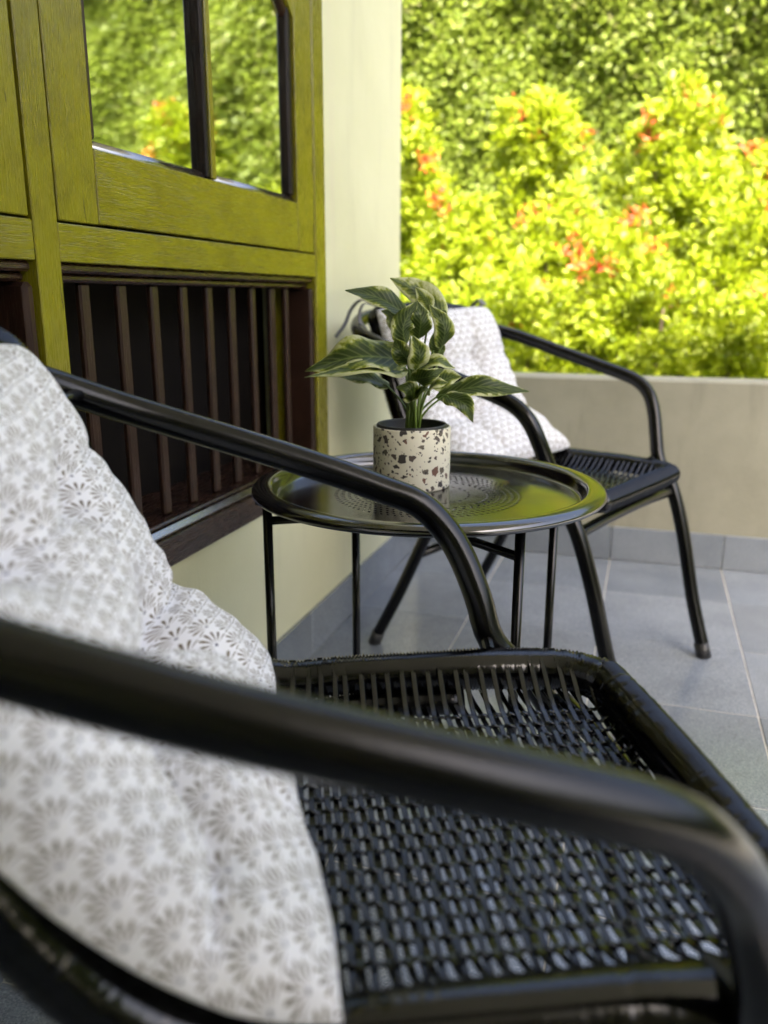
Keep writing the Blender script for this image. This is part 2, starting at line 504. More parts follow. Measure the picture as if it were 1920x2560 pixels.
def sweep(path, rad, seg=12, closed=False, cap=True, up0=(0, 0, 1), prof=None):
    """tube along path; rad scalar or array; prof = list of (a,b) in the cross-section instead of a circle"""
    p = np.asarray(path, float)
    n = len(p)
    rad = np.full(n, rad) if np.isscalar(rad) else np.asarray(rad)
    if closed:
        tan = np.roll(p, -1, 0) - np.roll(p, 1, 0)
    else:
        tan = np.gradient(p, axis=0)
    tan /= np.linalg.norm(tan, axis=1)[:, None] + 1e-12
    upv = np.array(up0, float)
    nrm = np.zeros_like(p)
    u = upv - tan[0] * (upv @ tan[0])
    if np.linalg.norm(u) < 1e-4:
        u = np.array([1., 0, 0]) - tan[0] * tan[0][0]
    u /= np.linalg.norm(u)
    for i in range(n):
        u = u - tan[i] * (u @ tan[i])
        u /= np.linalg.norm(u) + 1e-12
        nrm[i] = u
    bn = np.cross(tan, nrm)
    if prof is None:
        a = np.linspace(0, 2 * math.pi, seg, endpoint=False)
        pr = np.stack([np.cos(a), np.sin(a)], 1)
        V = p[:, None, :] + rad[:, None, None] * (pr[None, :, :1] * nrm[:, None, :] + pr[None, :, 1:] * bn[:, None, :])
    else:
        pr = np.array(prof, float); seg = len(pr)
        V = p[:, None, :] + pr[None, :, :1] * bn[:, None, :] + pr[None, :, 1:] * nrm[:, None, :]
    V = V.reshape(-1, 3)
    F = []
    rngi = range(n if closed else n - 1)
    for i in rngi:
        a0, b0 = i * seg, ((i + 1) % n) * seg
        for k in range(seg):
            k2 = (k + 1) % seg
            F.append((a0 + k, a0 + k2, b0 + k2, b0 + k))
    if cap and not closed:
        F.append(tuple(range(seg))[::-1])
        F.append(tuple((n - 1) * seg + k for k in range(seg)))
    return V, F

def merge(parts):
    V, F, o = [], [], 0
    for v, f in parts:
        V.append(np.asarray(v, float))
        F += [tuple(i + o for i in q) for q in f]
        o += len(v)
    return np.vstack(V), F

def lathe(prof, seg=64):
    V, F = [], []
    for r, z in prof:
        for k in range(seg):
            a = 2 * math.pi * k / seg
            V.append((r * math.cos(a), r * math.sin(a), z))
    for i in range(len(prof) - 1):
        for k in range(seg):
            k2 = (k + 1) % seg
            F.append((i * seg + k, i * seg + k2, (i + 1) * seg + k2, (i + 1) * seg + k))
    return V, F

# ------------------------------------------------------------------ the setting: ground, floor, ceiling
TILE = 0.30
GX, GY = 0.875, 1.496            # a crossing of the joints
g = obj('ground', mesh('ground', [(-60, -60, -.16), (60, -60, -.16), (60, 60, -.16), (-60, 60, -.16)], [(0, 1, 2, 3)], 'lawn'))
tag(g, kind='structure')
FY1 = 2.379
pth = box('path', (2.62, 6.2, -9, 9, -.3, -.13), 'bounce_concrete', None, 0.01)  # unseen pale paving, added for warm bounce light from the right
tag(pth, kind='structure')
floor = obj('floor', mesh('floor', *box_vf(-0.02, 2.6, -2.2, 2.42, -.3, -0.0015), 'grout'))
tag(floor, kind='structure')
random.seed(4)
hs = TILE / 2 - 0.0012
tv, tf = box_vf(-hs, hs, -hs, hs, -0.008, 0.0, 0.0014)
tile_me = mesh('tile', tv, tf, 'tile')
i0 = math.floor((0 - GX) / TILE)
ix = 0
for i in range(i0, i0 + 9):
    for j in range(-12, 4):
        x0, y0 = GX + i * TILE, GY + j * TILE
        a0, a1 = max(x0 + .0012, 0.006), x0 + TILE - .0012
        c0, c1 = y0 + .0012, min(y0 + TILE - .0012, FY1 - 0.006)
        if a1 - a0 < 0.01 or c1 - c0 < 0.01:
            continue
        dz = random.uniform(-0.0003, 0.0003)
        if a0 == x0 + .0012 and c1 == y0 + TILE - .0012:
            o = obj('tile', tile_me, floor, (x0 + TILE / 2, y0 + TILE / 2, dz))
        else:
            cx, cy = (a0 + a1) / 2, (c0 + c1) / 2
            v, f = box_vf(a0 - cx, a1 - cx, c0 - cy, c1 - cy, -0.008, 0, 0.0014)
            o = obj('tile', mesh('tile', v, f, 'tile'), floor, (cx, cy, dz))
        o.rotation_euler = (random.uniform(-.0012, .0012), random.uniform(-.0012, .0012), 0)

ceil = box('ceiling', (-.15, 2.25, -2.3, 1.85, 2.50, 2.60), 'white', None, 0.004)
tag(ceil, kind='structure')

# ------------------------------------------------------------------ house wall with the green window
WALL_END = 2.158
hw_ = empty('house_wall', (0, 0, 0))
tag(hw_, 'cream plaster house wall with an olive green wooden window, left', 'wall')
W0, W1, WZ0, WZ1 = -0.30, 1.614, 0.356, 2.05
parts = [box_vf(-.16, 0, -2.2, WALL_END, -.3, WZ0), box_vf(-.16, 0, W1, WALL_END, WZ0, 2.5),
         box_vf(-.16, 0, -2.2, W0, WZ0, 2.5), box_vf(-.16, 0, W0, W1, WZ1, 2.5),
         box_vf(-.16, 0, WALL_END, 2.42, -.3, .512)]
V, F = merge(parts)
obj('plaster_panel', mesh('plaster_panel', V, F, 'plaster'), hw_)
obj('side_blocker', mesh('side_blocker', *box_vf(2.10, 2.22, -2.2, -.75, -.3, 2.4995), 'plaster'), hw_)  # unseen wall, added to cut light from the near right
obj('end_blocker', mesh('end_blocker', *box_vf(-.16, 2.22, -2.34, -2.2005, -.3, 2.4995), 'plaster'), hw_)  # unseen wall, added to keep sun and sky out from behind
for j in range(-12, 3):
    y0, y1 = GY + j * TILE + .001, GY + (j + 1) * TILE - .001
    y1 = min(y1, FY1 - .009)
    if y1 - y0 > .02:
        box('skirting_tile', (0.0005, 0.0085, y0, y1, 0.001, 0.098), 'tile', hw_, 0.0012)

# window: part 'window' is the outer frame, everything else hangs under it
jv = merge([box_vf(-.10, .006, 1.560, W1, WZ0, WZ1, .0025), box_vf(-.10, .006, W0, W0 + .05, WZ0, WZ1, .0025), box_vf(-.10, .005, W0 + .051, 1.559, WZ1 - .05, WZ1, .0025)])
win = obj('window', mesh('window', *jv, 'green_vertical'), hw_)
def wb(name, b6, mat, c=0.002):
    return box(name, b6, mat, win, c)
wb('mullion', (-.10, .006, .767, .806, .417, 2.0), 'green_vertical', .0012)
# main sash
wb('stile', (-.045, .004, .8115, .8832, .8145, 1.98), 'green_vertical', .0012)
wb('stile', (-.045, .004, 1.481, 1.5585, .8145, 1.98), 'green_vertical', .0012)
wb('bottom_rail', (-.045, .004, .8845, 1.4795, .8155, .8985), 'green_horizontal', .0012)
wb('middle_rail', (-.06, .005, .8065, 1.5595, .7700, .8115), 'green_horizontal', .0012)
wb('top_rail', (-.045, .004, .8845, 1.4795, 1.50, 1.98), 'green_horizontal', .0012)
# chamfered corner of the right-hand pane
v = [(-.042, 1.4800, 1.20), (-.042, 1.4800, 1.4995), (-.042, 1.190, 1.4995), (-.042, 1.190, 1.44)]
z_off = [(0.0035, y, z) for _, y, z in v]
me = mesh('corner_block', v + z_off, [(3, 2, 1, 0), (4, 5, 6, 7), (0, 1, 5, 4), (1, 2, 6, 5), (2, 3, 7, 6), (3, 0, 4, 7)], 'green_vertical')
obj('corner_block', me, win)
# dark mouldings round the panes (brown, glossy)
GLX = -0.0115
wb('muntin', (GLX - .004, .002, 1.1535, 1.1635, .9005, 1.4995), 'dark_wood', .0025)
wb('muntin', (GLX - .004, .0035, 1.1650, 1.1790, .9005, 1.4995), 'green_vertical', .0012)
wb('glazing_bead', (GLX - .004, -.001, 1.4620, 1.4795, .9085, 1.225), 'dark_wood', .004)
wb('glazing_bead', (GLX - .004, -.001, .8845, .8980, .9085, 1.4995), 'brown_vertical', .004)
for ya, yb in ((.8845, 1.1525), (1.1800, 1.4795)):
    vf = sweep([(-.013, ya, .9000), (-.013, yb, .9000)], 0.0105, 14)
    vf = merge([vf, box_vf(GLX - .004, -.012, ya, yb, .8990, .9060)])
    obj('sill_moulding', mesh('sill_moulding', *vf, 'gloss_wood', True), win)
cb = sweep([(-.013, 1.474, 1.199), (-.013, 1.188, 1.432)], 0.010, 10)
obj('corner_moulding', mesh('corner_moulding', *cb, 'brown_vertical', True), win)
wb('glass_pane', (GLX - .003, GLX, .8860, 1.1530, .9000, 1.4990), 'glass', 0)
wb('glass_pane', (GLX - .003, GLX, 1.1795, 1.4790, .9000, 1.4990), 'glass', 0)
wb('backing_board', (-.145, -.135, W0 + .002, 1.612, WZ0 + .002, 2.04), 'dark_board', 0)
# left bay
wb('stile', (-.045, .004, .70, .7635, .8145, 1.98), 'green_vertical', .0012)
wb('stile', (-.045, .004, -.24, -.17, .8145, 1.98), 'green_vertical', .0012)
wb('bottom_rail', (-.045, .004, -.169, .699, .8155, .8985), 'green_horizontal', .0012)
wb('middle_rail', (-.06, .005, -.249, .7665, .7700, .8115), 'green_horizontal', .0012)
wb('glass_pane', (GLX - .003, GLX, -.168, .698, .9000, 1.979), 'glass', 0)
# lower openings: mouldings, balusters, sill
for ya, yb in ((.8065, 1.5595), (-.249, .7665)):
    wb('head_moulding', (-.05, -.002, ya, yb, .7585, .7695), 'brown_horizontal', .003)
    wb('head_bead', (-.055, -.012, ya, yb, .7485, .7580), 'brown_horizontal', .003)
    wb('sill_board', (-.125, -.001, ya, yb, .4165, .4225), 'brown_horizontal', .0025)
    wb('sill_bead', (-.024, .008, ya, yb, .4015, .4160), 'gloss_wood', .0065)
    wb('bottom_board', (-.06, .005, ya, yb, .3565, .4010), 'brown_horizontal', .0025)
wb('side_moulding', (-.055, .001, 1.5420, 1.5595, .4230, .7480), 'brown_vertical', .004)
wb('side_moulding', (-.055, .001, .7500, .7660, .4230, .7480), 'brown_vertical', .005)
rg = random.Random(7)
for yb in (.879, .956, 1.031, 1.108, 1.183, 1.258, 1.335, 1.414, 1.478):
    o = wb('baluster', (-.030, -.020, yb - .0090, yb + .0090, .4230, .7480), 'brown_vertical', .0025)
    o.rotation_euler = (rg.uniform(-.008, .008), 0, rg.uniform(-.12, .12))
for k in range(11):
    yb = -.16 + .075 * k
    wb('baluster', (-.030, -.020, yb - .0090, yb + .0090, .4230, .7480), 'brown_vertical', .0025)
# sealant line and screw holes
wb('edge_strip', (-.02, .002, W1 + .0005, W1 + .006, WZ0, WZ1), 'brown_vertical', .001)

# ------------------------------------------------------------------ parapet
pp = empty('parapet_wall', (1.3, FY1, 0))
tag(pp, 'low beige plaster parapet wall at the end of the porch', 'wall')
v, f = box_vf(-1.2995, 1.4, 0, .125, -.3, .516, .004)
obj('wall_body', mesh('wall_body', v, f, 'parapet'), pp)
for i in range(i0, i0 + 9):
    x0, x1 = max(GX + i * TILE + .001, .010), GX + (i + 1) * TILE - .001
    if x1 - x0 > .02:
        v, f = box_vf(x0 - 1.3, x1 - 1.3, -.0085, -.0005, .001, .098, .0012)
        obj('skirting_tile', mesh('skirting_tile', v, f, 'tile'), pp)

# ------------------------------------------------------------------ wicker armchair
def wire_prof(nw, r, wdt):
    """ribbon cross-section of nw ridges"""
    pts = []
    for i in range(nw):
        c0 = (i - (nw - 1) / 2) * wdt
        for a in (150, 90, 30):
            pts.append((c0 + r * 1.05 * math.cos(R(a)), r * math.sin(R(a))))
    half = (nw - 1) / 2 * wdt + r * .6
    pts += [(half, -r * .7), (-half, -r * .7)]
    return pts

SEAT_Y, RAIL_Z, RAIL_R = 0.185, 0.388, 0.0172
FRONT_X = 0.192
BACK_CURVE = [(-.105, .389), (-.150, .402), (-.192, .435), (-.228, .490), (-.258, .560), (-.285, .630), (-.305, .672)]

def rail_loop():
    pts = []
    yr = SEAT_Y
    cr = 0.055
    # front corner left (y+), along the front to y-, back along side, up the back, over the top and down again
    for a in (0, 30, 60, 90):
        pts.append((FRONT_X - cr + cr * math.cos(R(a)), yr - cr + cr * math.sin(R(a)), RAIL_Z))
    for x in (.08, .02, -.05):
        pts.append((x, yr, RAIL_Z + .003))
    for x, z in BACK_CURVE:
        pts.append((x, yr - max(0, (z - .55)) * .15, z))
    pts.append((-.322, .150, .694)); pts.append((-.332, .09, .700)); pts.append((-.336, 0, .702))
    left = pts
    right = [(x, -y, z) for x, y, z in pts[:-1]][::-1]
    return np.array(left + right)

def make_chair(loc, rz, label, dl=0.0, dr=0.0, dz=0.0, seed=1, wide=0.0):
    rnd = np.random.RandomState(seed)
    root = empty('wicker_armchair', (loc[0], loc[1], 0), rz)
    tag(root, label, 'chair', 'black wicker armchairs on the porch')
    def half(da, dw=0.0):
        return [(.282, .196, 0.006), (.243, .206, .12), (.205 + da * .3, .214 + dw * .7, .25), (.168 + da * .6, .2175 + dw, .345), (.1285 + da, .2205 + dw, .40), (.114 + da, .232 + dw * .7, .445), (.100 + da, .246, .487 + dz * .5),
                (.083 + da, .255, .520 + dz), (.057 + da, .260, .545 + dz), (.020 + da, .262, .560 + dz), (-.04 + da * .5, .263, .578 + dz), (-.14, .261, .608 + dz), (-.24, .250, .640 + dz * .7), (-.32, .215, .668), (-.372, .135, .690), (-.388, .0, .697)]
    full = half(dl) + [(x, -y, z) for x, y, z in half(dr, wide * .8)[:-1]][::-1]
    path = resample(catmull(full, 10), 0.012)
    obj('arm_frame', mesh('arm_frame', *sweep(path, 0.0140, 20), 'black_metal', True), root)
    # rear legs bent from one tube
    for s in (1, -1):
        lp = catmull([(.06, s * .172, .366), (-.05, s * .176, .362), (-.115, s * .180, .345), (-.16, s * .182, .285), (-.235, s * .186, .13), (-.300, s * .19, .006)], 8)
        obj('rear_leg', mesh('rear_leg', *sweep(lp, 0.0125, 16), 'black_metal', True), root)
        for (x, y, dx) in ((.282, .196, .3), (-.300, .19, -.4)):
            fc = sweep([(x + dx * .001, s * y, .0), (x - dx * .030, s * y, .030)], .0152 if x > 0 else .0138, 14)
            obj('foot_cap', mesh('foot_cap', *fc, 'black_plastic', True), root)
        da = dl if s > 0 else dr
        # bolt joining the arm tube with the seat rail
        bt = sweep([(.118 + da, s * .194, .404), (.120 + da, s * .222, .410)], .0058, 8)
        obj('bolt', mesh('bolt', *bt, 'black_metal'), root)
        tk = sweep([(-.288, s * .170, .640), (-.285, s * .200, .648), (-.275, s * .238, .650)], .006, 8)
        obj('bracket', mesh('bracket', *tk, 'black_metal', True), root)
    cs = sweep(catmull([(.172, .212, .338), (.177, .1, .346), (.178, 0, .348), (.177, -.1, .346), (.172, -.212, .338)], 6), .0105, 14)
    obj('front_stretcher', mesh('front_stretcher', *cs, 'black_metal', True), root)
    cs = sweep([(-.19, .184, .222), (-.19, -.184, .222)], .009, 12)
    obj('rear_stretcher', mesh('rear_stretcher', *cs, 'black_metal', True), root)
    # wrapped rail: wire rings side by side
    loop = resample(catmull(rail_loop(), 10, True), 0.0016, True)
    n = len(loop)
    rr_ = np.where(np.arange(n) % 2 == 0, RAIL_R + .0025, RAIL_R) + rnd.normal(0, .00022, n) + 0.0006 * np.sin(np.arange(n) / 37.0)
    rail = obj('seat_rail', mesh('seat_rail', *sweep(loop, rr_, 14, True), 'black_rattan', True), root)
    rail.location.y = -wide / 2
    rail.scale.y = 1 + wide / (2 * SEAT_Y)
    # strands across the seat
    pf = wire_prof(3, .00082, .0017)
    YE, YW = .1865, .132
    nw_rows = 17
    rows = np.linspace(-.128, .128, nw_rows)
    def plane_z(y):
        return .3745 - .006 * (1 - (y / YW) ** 2)
    def strand(phase, top):
        ys = list(np.linspace(-YW, YW, 2 * (nw_rows - 1) * 2 + 1))
        pts = []
        e = []
        if top:
            e = [(.2035, .386), (.199, .401), (.1885, .4072), (.176, .4035), (.160, .392), (.146, .3815)]
        else:
            e = [(.1885, .3705), (.176, .3700), (.160, .3705), (.146, .3725)]
        for y, z in e:
            pts.append((0, -y, z))
        dy = rows[1] - rows[0]
        for y in ys:
            ph = math.cos(math.pi * (y - rows[0]) / dy + phase * math.pi)
            pts.append((0, y, plane_z(y) + .0008 * ph))
        for y, z in e[::-1]:
            pts.append((0, y, z))
        return mesh('strand', *sweep(pts, 1, prof=pf), 'black_rattan', True)
    sm = {(p, t): strand(p, t) for p in (0, 1) for t in (True, False)}
    xs = np.arange(-.112, .181, .0124)
    def yscale(x):
        return 1.0 if x < .137 else (.130 + math.sqrt(max(0, .055 ** 2 - (x - .137) ** 2))) / .185
    for i, x in enumerate(xs):
        o = obj('strand', sm[0, True], rail, (x + rnd.normal(0, .0005), 0, rnd.normal(0, .0003)))
        o.rotation_euler = (0, 0, rnd.normal(0, .006))
        o.scale = (1, yscale(x), 1)
        if x + .0062 < .182:
            o = obj('strand', sm[1, False], rail, (x + .0062 + rnd.normal(0, .0006), 0, -.0012 + rnd.normal(0, .0003)))
            o.rotation_euler = (0, 0, rnd.normal(0, .009))
            o.scale = (1, yscale(x + .0062), 1)
    # weavers running front to back
    pw = wire_prof(2, .0011, .0022)
    for j, y in enumerate(rows):
        pts = []
        xf = FRONT_X - (.0 if abs(y) < .10 else .012)
        for x in np.arange(-.150, .1705, .00155):
            ph = -math.cos(math.pi * (x + .112) / .0062 + j * math.pi)
            zz = plane_z(y) + .0012 * ph
            if x < -.112:
                zz += (-.112 - x) ** 1.6 * 4.0
            pts.append((x, y, zz))
        zt = plane_z(y)
        pts += [(.1735, y, zt + .003), (.1775, y, .379), (.182, y, .386)]
        o = obj('weaver', mesh('weaver', *sweep(pts, 1, prof=pw), 'black_rattan', True), rail)
        o.location = (0, rnd.normal(0, .0008), 0)
        o.rotation_euler = (0, 0, rnd.normal(0, .006))
    # woven back
    parts = []
    bc = catmull([(x, 0, z) for x, z in BACK_CURVE] + [(-.318, 0, .690)], 10)
    bc = resample(bc, .0095)
    for i, q in enumerate(bc[2:-1]):
        hwid = SEAT_Y - max(0, (q[2] - .55)) * .15 - .004
        ys = np.linspace(-hwid, hwid, 61)
        amp = .0014 * (-1) ** i
        pts = [(q[0] + .004 - .012 * (1 - (y / hwid) ** 2) + amp * math.cos(math.pi * (k - 30) / 2), y, q[2]) for k, y in enumerate(ys)]
        parts.append(sweep(pts, .0021, 5))
    for y in np.linspace(-.13, .13, 15):
        pts = [(q[0] + .004 - .012 * (1 - (y / .18) ** 2), y, q[2]) for q in bc]
        parts.append(sweep(pts, .0019, 5))
    bw = obj('backrest_weave', mesh('backrest_weave', *merge(parts), 'black_rattan', True), root)
    bw['kind'] = 'stuff'
    return root

NEAR = ((0.5075, 0.5178), R(24))
FAR = ((0.4606, 1.663), R(-22))
make_chair(*NEAR, 'black wicker armchair in front, seen past its near armrest', -.028, -.008, -.009, 3, .019)
make_chair(*FAR, 'black wicker armchair behind the round table, beside the parapet', .012, .012, .010, 8)

# ------------------------------------------------------------------ cushions
def seg_dist(u, v, line):
    best = 9.0
    for (a, b_), (c, d) in zip(line, line[1:]):
        dx, dy = c - a, d - b_
        t = max(0.0, min(1.0, ((u - a) * dx + (v - b_) * dy) / (dx * dx + dy * dy)))
        best = min(best, math.hypot(u - a - t * dx, v - b_ - t * dy))
    return best

def make_cushion(chair, label, ctrl, W, thick, seed, shift=0.0, twist=0.0, skew=0.0, tufts=(), folds=()):
    """ctrl: centre line bottom -> top in the chair's (forward, up) plane"""
    (cx, cy), rz = chair
    root = empty('seat_cushion', (cx, cy, 0), rz)
    tag(root, label, 'cushion', 'fan print cushions on the chairs')
    NU, NV = 96, 96
    cl = resample(catmull([(x, 0, z) for x, z in ctrl], 16), 0.002)
    L = np.linalg.norm(np.diff(cl, axis=0), axis=1).sum()
    tan = np.gradient(cl, axis=0); tan /= np.linalg.norm(tan, axis=1)[:, None]
    nor = np.stack([tan[:, 2], 0 * tan[:, 0], -tan[:, 0]], 1)         # faces forward/up
    V, UV = [], []
    off = Vector((seed * 3.1, seed * 1.7, 0))
    for side in (1, -1):
        for j in range(NV + 1):
            v = -1 + 2 * j / NV
            for i in range(NU + 1):
                u = -1 + 2 * i / NU
                bowu = 1 - .075 * (1 - v * v) ** 1.0 * 0 - .05 * math.cos(v * math.pi / 2) ** 2 + .0
                bowv = 1 - .05 * math.cos(u * math.pi / 2) ** 2
                ck = 1 - .04 * (abs(u) * abs(v)) ** 3
                uu, vv = u * bowu * ck, v * bowv * ck
                s = (vv + 1) / 2 * (len(cl) - 1)
                i_ = min(int(s), len(cl) - 2); fr = s - i_
                c = cl[i_] * (1 - fr) + cl[i_ + 1] * fr
                nn = nor[i_] * (1 - fr) + nor[i_ + 1] * fr
                e = max(0.0, (1 - abs(u) ** 3.2)) * max(0.0, (1 - abs(v) ** 3.2))
                h = thick * (e ** .40)
                d = 0.0
                for (tu, tv) in tufts:
                    rr = math.hypot(u - tu, v - tv)
                    d += .9 * math.exp(-(rr / .17) ** 1.5)
                # soft creases between tufts
                cre = 0.0
                for ln_, dep, wd_ in folds:
                    wob_ = .035 * noise.noise(Vector((u * 5, v * 5, seed)))
                    cre += dep * math.exp(-((seg_dist(u, v, ln_) + wob_ * .5) / wd_) ** 1.0) if True else 0
                nz = noise.noise(Vector((u * 2.6, v * 2.6, side)) + off) * .13 + noise.noise(Vector((u * 5, v * 5, side * 2)) + off) * .06
                # wrinkles gathered at the rim
                rim = max(abs(u), abs(v))
                nz += noise.noise(Vector((math.atan2(v, u) * 9, rim * 1.5, side)) + off) * .16 * max(0, rim - .55) / .45
                k = (1 - min(.86, d * .85) - cre * 1.25 + nz * .95)
                h = h * max(.08, k) if side == 1 else -h * .18 * (1 + nz * .5)
                y = uu * W / 2 + shift + twist * vv
                P = c + nn * (h + .001 * side)
                V.append((P[0] - skew * u * (1 - v) / 2, y, P[2]))
                UV.append((u * W / 2 + .5, v * L / 2 + .5))
    F = []
    n1 = NU + 1
    o2 = n1 * (NV + 1)
    for j in range(NV):
        for i in range(NU):
            a = j * n1 + i
            F.append((a, a + 1, a + n1 + 1, a + n1))
            F.append((o2 + a, o2 + a + n1, o2 + a + n1 + 1, o2 + a + 1))
    ring = [i for i in range(NU)] + [j * n1 + NU for j in range(NV)] + [NV * n1 + i for i in range(NU, 0, -1)] + [j * n1 for j in range(NV, 0, -1)]
    for a, b_ in zip(ring, ring[1:] + ring[:1]):
        F.append((b_, a, o2 + a, o2 + b_))
    Va = np.array(V).reshape(2, NV + 1, NU + 1, 3)
    UVa = np.zeros((2, NV + 1, NU + 1, 2))
    for sd in (0, 1):
        du = np.linalg.norm(np.diff(Va[sd], axis=1), axis=2)
        cu = np.concatenate([np.zeros((NV + 1, 1)), np.cumsum(du, 1)], 1)
        dv = np.linalg.norm(np.diff(Va[sd], axis=0), axis=2)
        cv = np.concatenate([np.zeros((1, NU + 1)), np.cumsum(dv, 0)], 0)
        cu -= cu[:, NU // 2:NU // 2 + 1]; cv -= cv[NV // 2:NV // 2 + 1, :]
        # blend each line's own length with its neighbours' so that the print runs on across folds
        k_ = np.ones(33) / 33
        cu = np.stack([np.convolve(np.pad(cu[:, i], 16, 'edge'), k_, 'valid') for i in range(NU + 1)], 1)
        cv = np.stack([np.convolve(np.pad(cv[j], 16, 'edge'), k_, 'valid') for j in range(NV + 1)], 0)
        UVa[sd, :, :, 0] = cu + .5; UVa[sd, :, :, 1] = cv + .5
    UV = UVa.reshape(-1, 2)
    me = mesh('cover', V, F, 'fabric', True)
    lay = me.uv_layers.new(name='UVMap')
    vi = np.empty(len(me.loops), np.int32); me.loops.foreach_get('vertex_index', vi)
    lay.data.foreach_set('uv', np.array(UV, np.float32)[vi].ravel())
    cover = obj('cover', me, root)
    # ties at the top corners
    top = cl[-1]
    for s in (1, -1):
        y0 = s * (W / 2 - .012) + shift
        for paths in ([(top[0], y0, top[2]), (top[0] - .025, y0 + s * .016, top[2] + .012), (top[0] - .048, y0 + s * .022, top[2] - .006), (top[0] - .058, y0 + s * .030, top[2] - .035), (top[0] - .070, y0 + s * .045, top[2] - .060)],
                      [(top[0], y0, top[2]), (top[0] - .018, y0 + s * .020, top[2] + .004), (top[0] - .030, y0 + s * .018, top[2] - .025), (top[0] - .022, y0 + s * .008, top[2] - .045)]):
            pth = catmull(paths, 6)
            obj('tie_ribbon', mesh('tie_ribbon', *sweep(pth, 1, prof=[(-.006, .0012), (.006, .0012), (.006, -.0012), (-.006, -.0012)]), 'tie'), root)
    return root

make_cushion(NEAR, 'white fan print cushion leaning in the front chair', [(-.096, .415), (-.152, .434), (-.214, .486), (-.264, .566), (-.298, .640), (-.324, .700)], .428, .056, 2, -.016, 0, .024,
             tufts=[(-.30, -.32), (.30, -.28), (-.30, .38), (.32, .40)],
             folds=[([(.30, -.28), (0, -.20), (-.2, -.28), (-.45, -.37), (-.72, -.60), (-.99, -.64)], .42, .055), ([(.30, -.28), (.62, -.34), (1, -.30)], .30, .06), ([(.30, -.28), (.20, .05), (.32, .40)], .18, .07),
                    ([(-.30, .38), (0, .33), (.32, .40), (1, .46)], .22, .06), ([(-.30, .38), (-1, .35)], .22, .06), ([(-.30, -.32), (-.25, -.65), (-.4, -.95)], .22, .05), ([(.30, -.28), (.36, -.6), (.3, -.95)], .2, .05)])
make_cushion(FAR, 'white fan print cushion leaning in the chair by the parapet', [(-.046, .408), (-.112, .436), (-.190, .498), (-.236, .578), (-.266, .650), (-.290, .715)], .41, .050, 5, .0, 0, 0,
             tufts=[(-.33, -.25), (.33, -.25), (-.33, .40), (.33, .40)],
             folds=[([(-1, -.35), (-.33, -.25), (.33, -.25), (1, -.30)], .34, .07), ([(-1, .45), (-.33, .40), (.33, .40), (1, .42)], .22, .06), ([(-.33, -.9), (-.33, .9)], .2, .05), ([(.33, -.9), (.33, .9)], .25, .05)])

# ------------------------------------------------------------------ round tray table
TC = (.372, 1.025)
table = empty('tray_table', (TC[0], TC[1], 0), 0)
tag(table, 'round black metal tray table between the two chairs', 'table')
ZF = .482
def ring_cells(r0, r1, N, a_r, a_t, slant, phase):
    V, F = [], []
    rm = (r0 + r1) / 2
    for k in range(N):
        a0 = 2 * math.pi * (k + phase) / N
        da_ = 2 * math.pi / N
        outer = [(r0, -.5), (r0, 0), (r0, .5), (rm, .5), (r1, .5), (r1, 0), (r1, -.5), (rm, -.5)]
        o = len(V)
        for r, t in outer:
            V.append((r * math.cos(a0 + t * da_), r * math.sin(a0 + t * da_), ZF))
        for m in range(8):
            ang = math.atan2((outer[m][0] - rm) / (r1 - r0), outer[m][1])
            pr_, pt_ = a_r * math.sin(ang), a_t * math.cos(ang)
            pt2 = pt_ + slant * pr_
            r = rm + pr_
            V.append((r * math.cos(a0 + pt2 / rm), r * math.sin(a0 + pt2 / rm), ZF))
        for m in range(8):
            m2 = (m + 1) % 8
            F.append((o + m, o + m2, o + 8 + m2, o + 8 + m))
    return V, F
def disc(r0, r1, seg=128):
    return lathe([(r0, ZF), (r1, ZF)], seg)
cells = [lathe([(0.0005, ZF), (.0505, ZF)], 56), ring_cells(.0505, .0575, 28, .0018, .0036, 0, 0), disc(.0575, .0745, 88),
         ring_cells(.0745, .0825, 44, .0032, .0030, .9, 0), ring_cells(.0825, .0905, 44, .0032, .0030, -.9, .5),
         ring_cells(.0905, .0985, 64, .0027, .0022, .5, 0), ring_cells(.0985, .1065, 72, .0028, .0021, .5, .25), ring_cells(.1065, .1155, 80, .0034, .0020, .5, .5), ring_cells(.1155, .1235, 84, .0030, .0021, .5, 0)]
prof = [(.1235, ZF), (.165, ZF), (.1945, ZF), (.1955, ZF + .0001), (.1970, ZF + .0008), (.1995, ZF + .0035), (.2015, ZF + .0115), (.2030, ZF + .0150), (.2060, ZF + .0178), (.2100, ZF + .0188), (.2190, ZF + .0178), (.2235, ZF + .0160), (.2262, ZF + .0130), (.2266, ZF + .0105), (.2250, ZF + .0085), (.2225, ZF + .0085)]
cells.append(lathe(prof, 160))
V, F = merge(cells)
tray = obj('tray', mesh('tray', V, F, 'black_tray', True), table)
for pl in tray.data.polygons:
    if abs(pl.center.z - ZF) < 1e-5:
        pl.use_smooth = False
md = tray.modifiers.new('thickness', 'SOLIDIFY'); md.thickness = .0012; md.offset = -1
legs = [(-.192, -.082), (.136, -.094), (-.138, .108), (.154, .118)]
for k, (x, y) in enumerate(legs):
    obj('leg', mesh('leg', *sweep([(x * 1.0, y * 1.0, .006), (x, y, .474)], .0062, 14), 'black_metal', True), table)
    obj('foot_cap', mesh('foot_cap', *sweep([(x, y, 0), (x, y, .022)], .0075, 12), 'black_plastic', True), table)
    v, f = box_vf(x - .013, x + .013, y - .009, y + .009, .4735, .4790, .001)
    obj('leg_clip', mesh('leg_clip', v, f, 'black_metal'), table)
for (a, b_), z in (((0, 3), .452), ((1, 2), .438)):
    obj('cross_bar', mesh('cross_bar', *sweep([legs[a] + (z,), legs[b_] + (z,)], .0058, 12), 'black_metal', True), table)
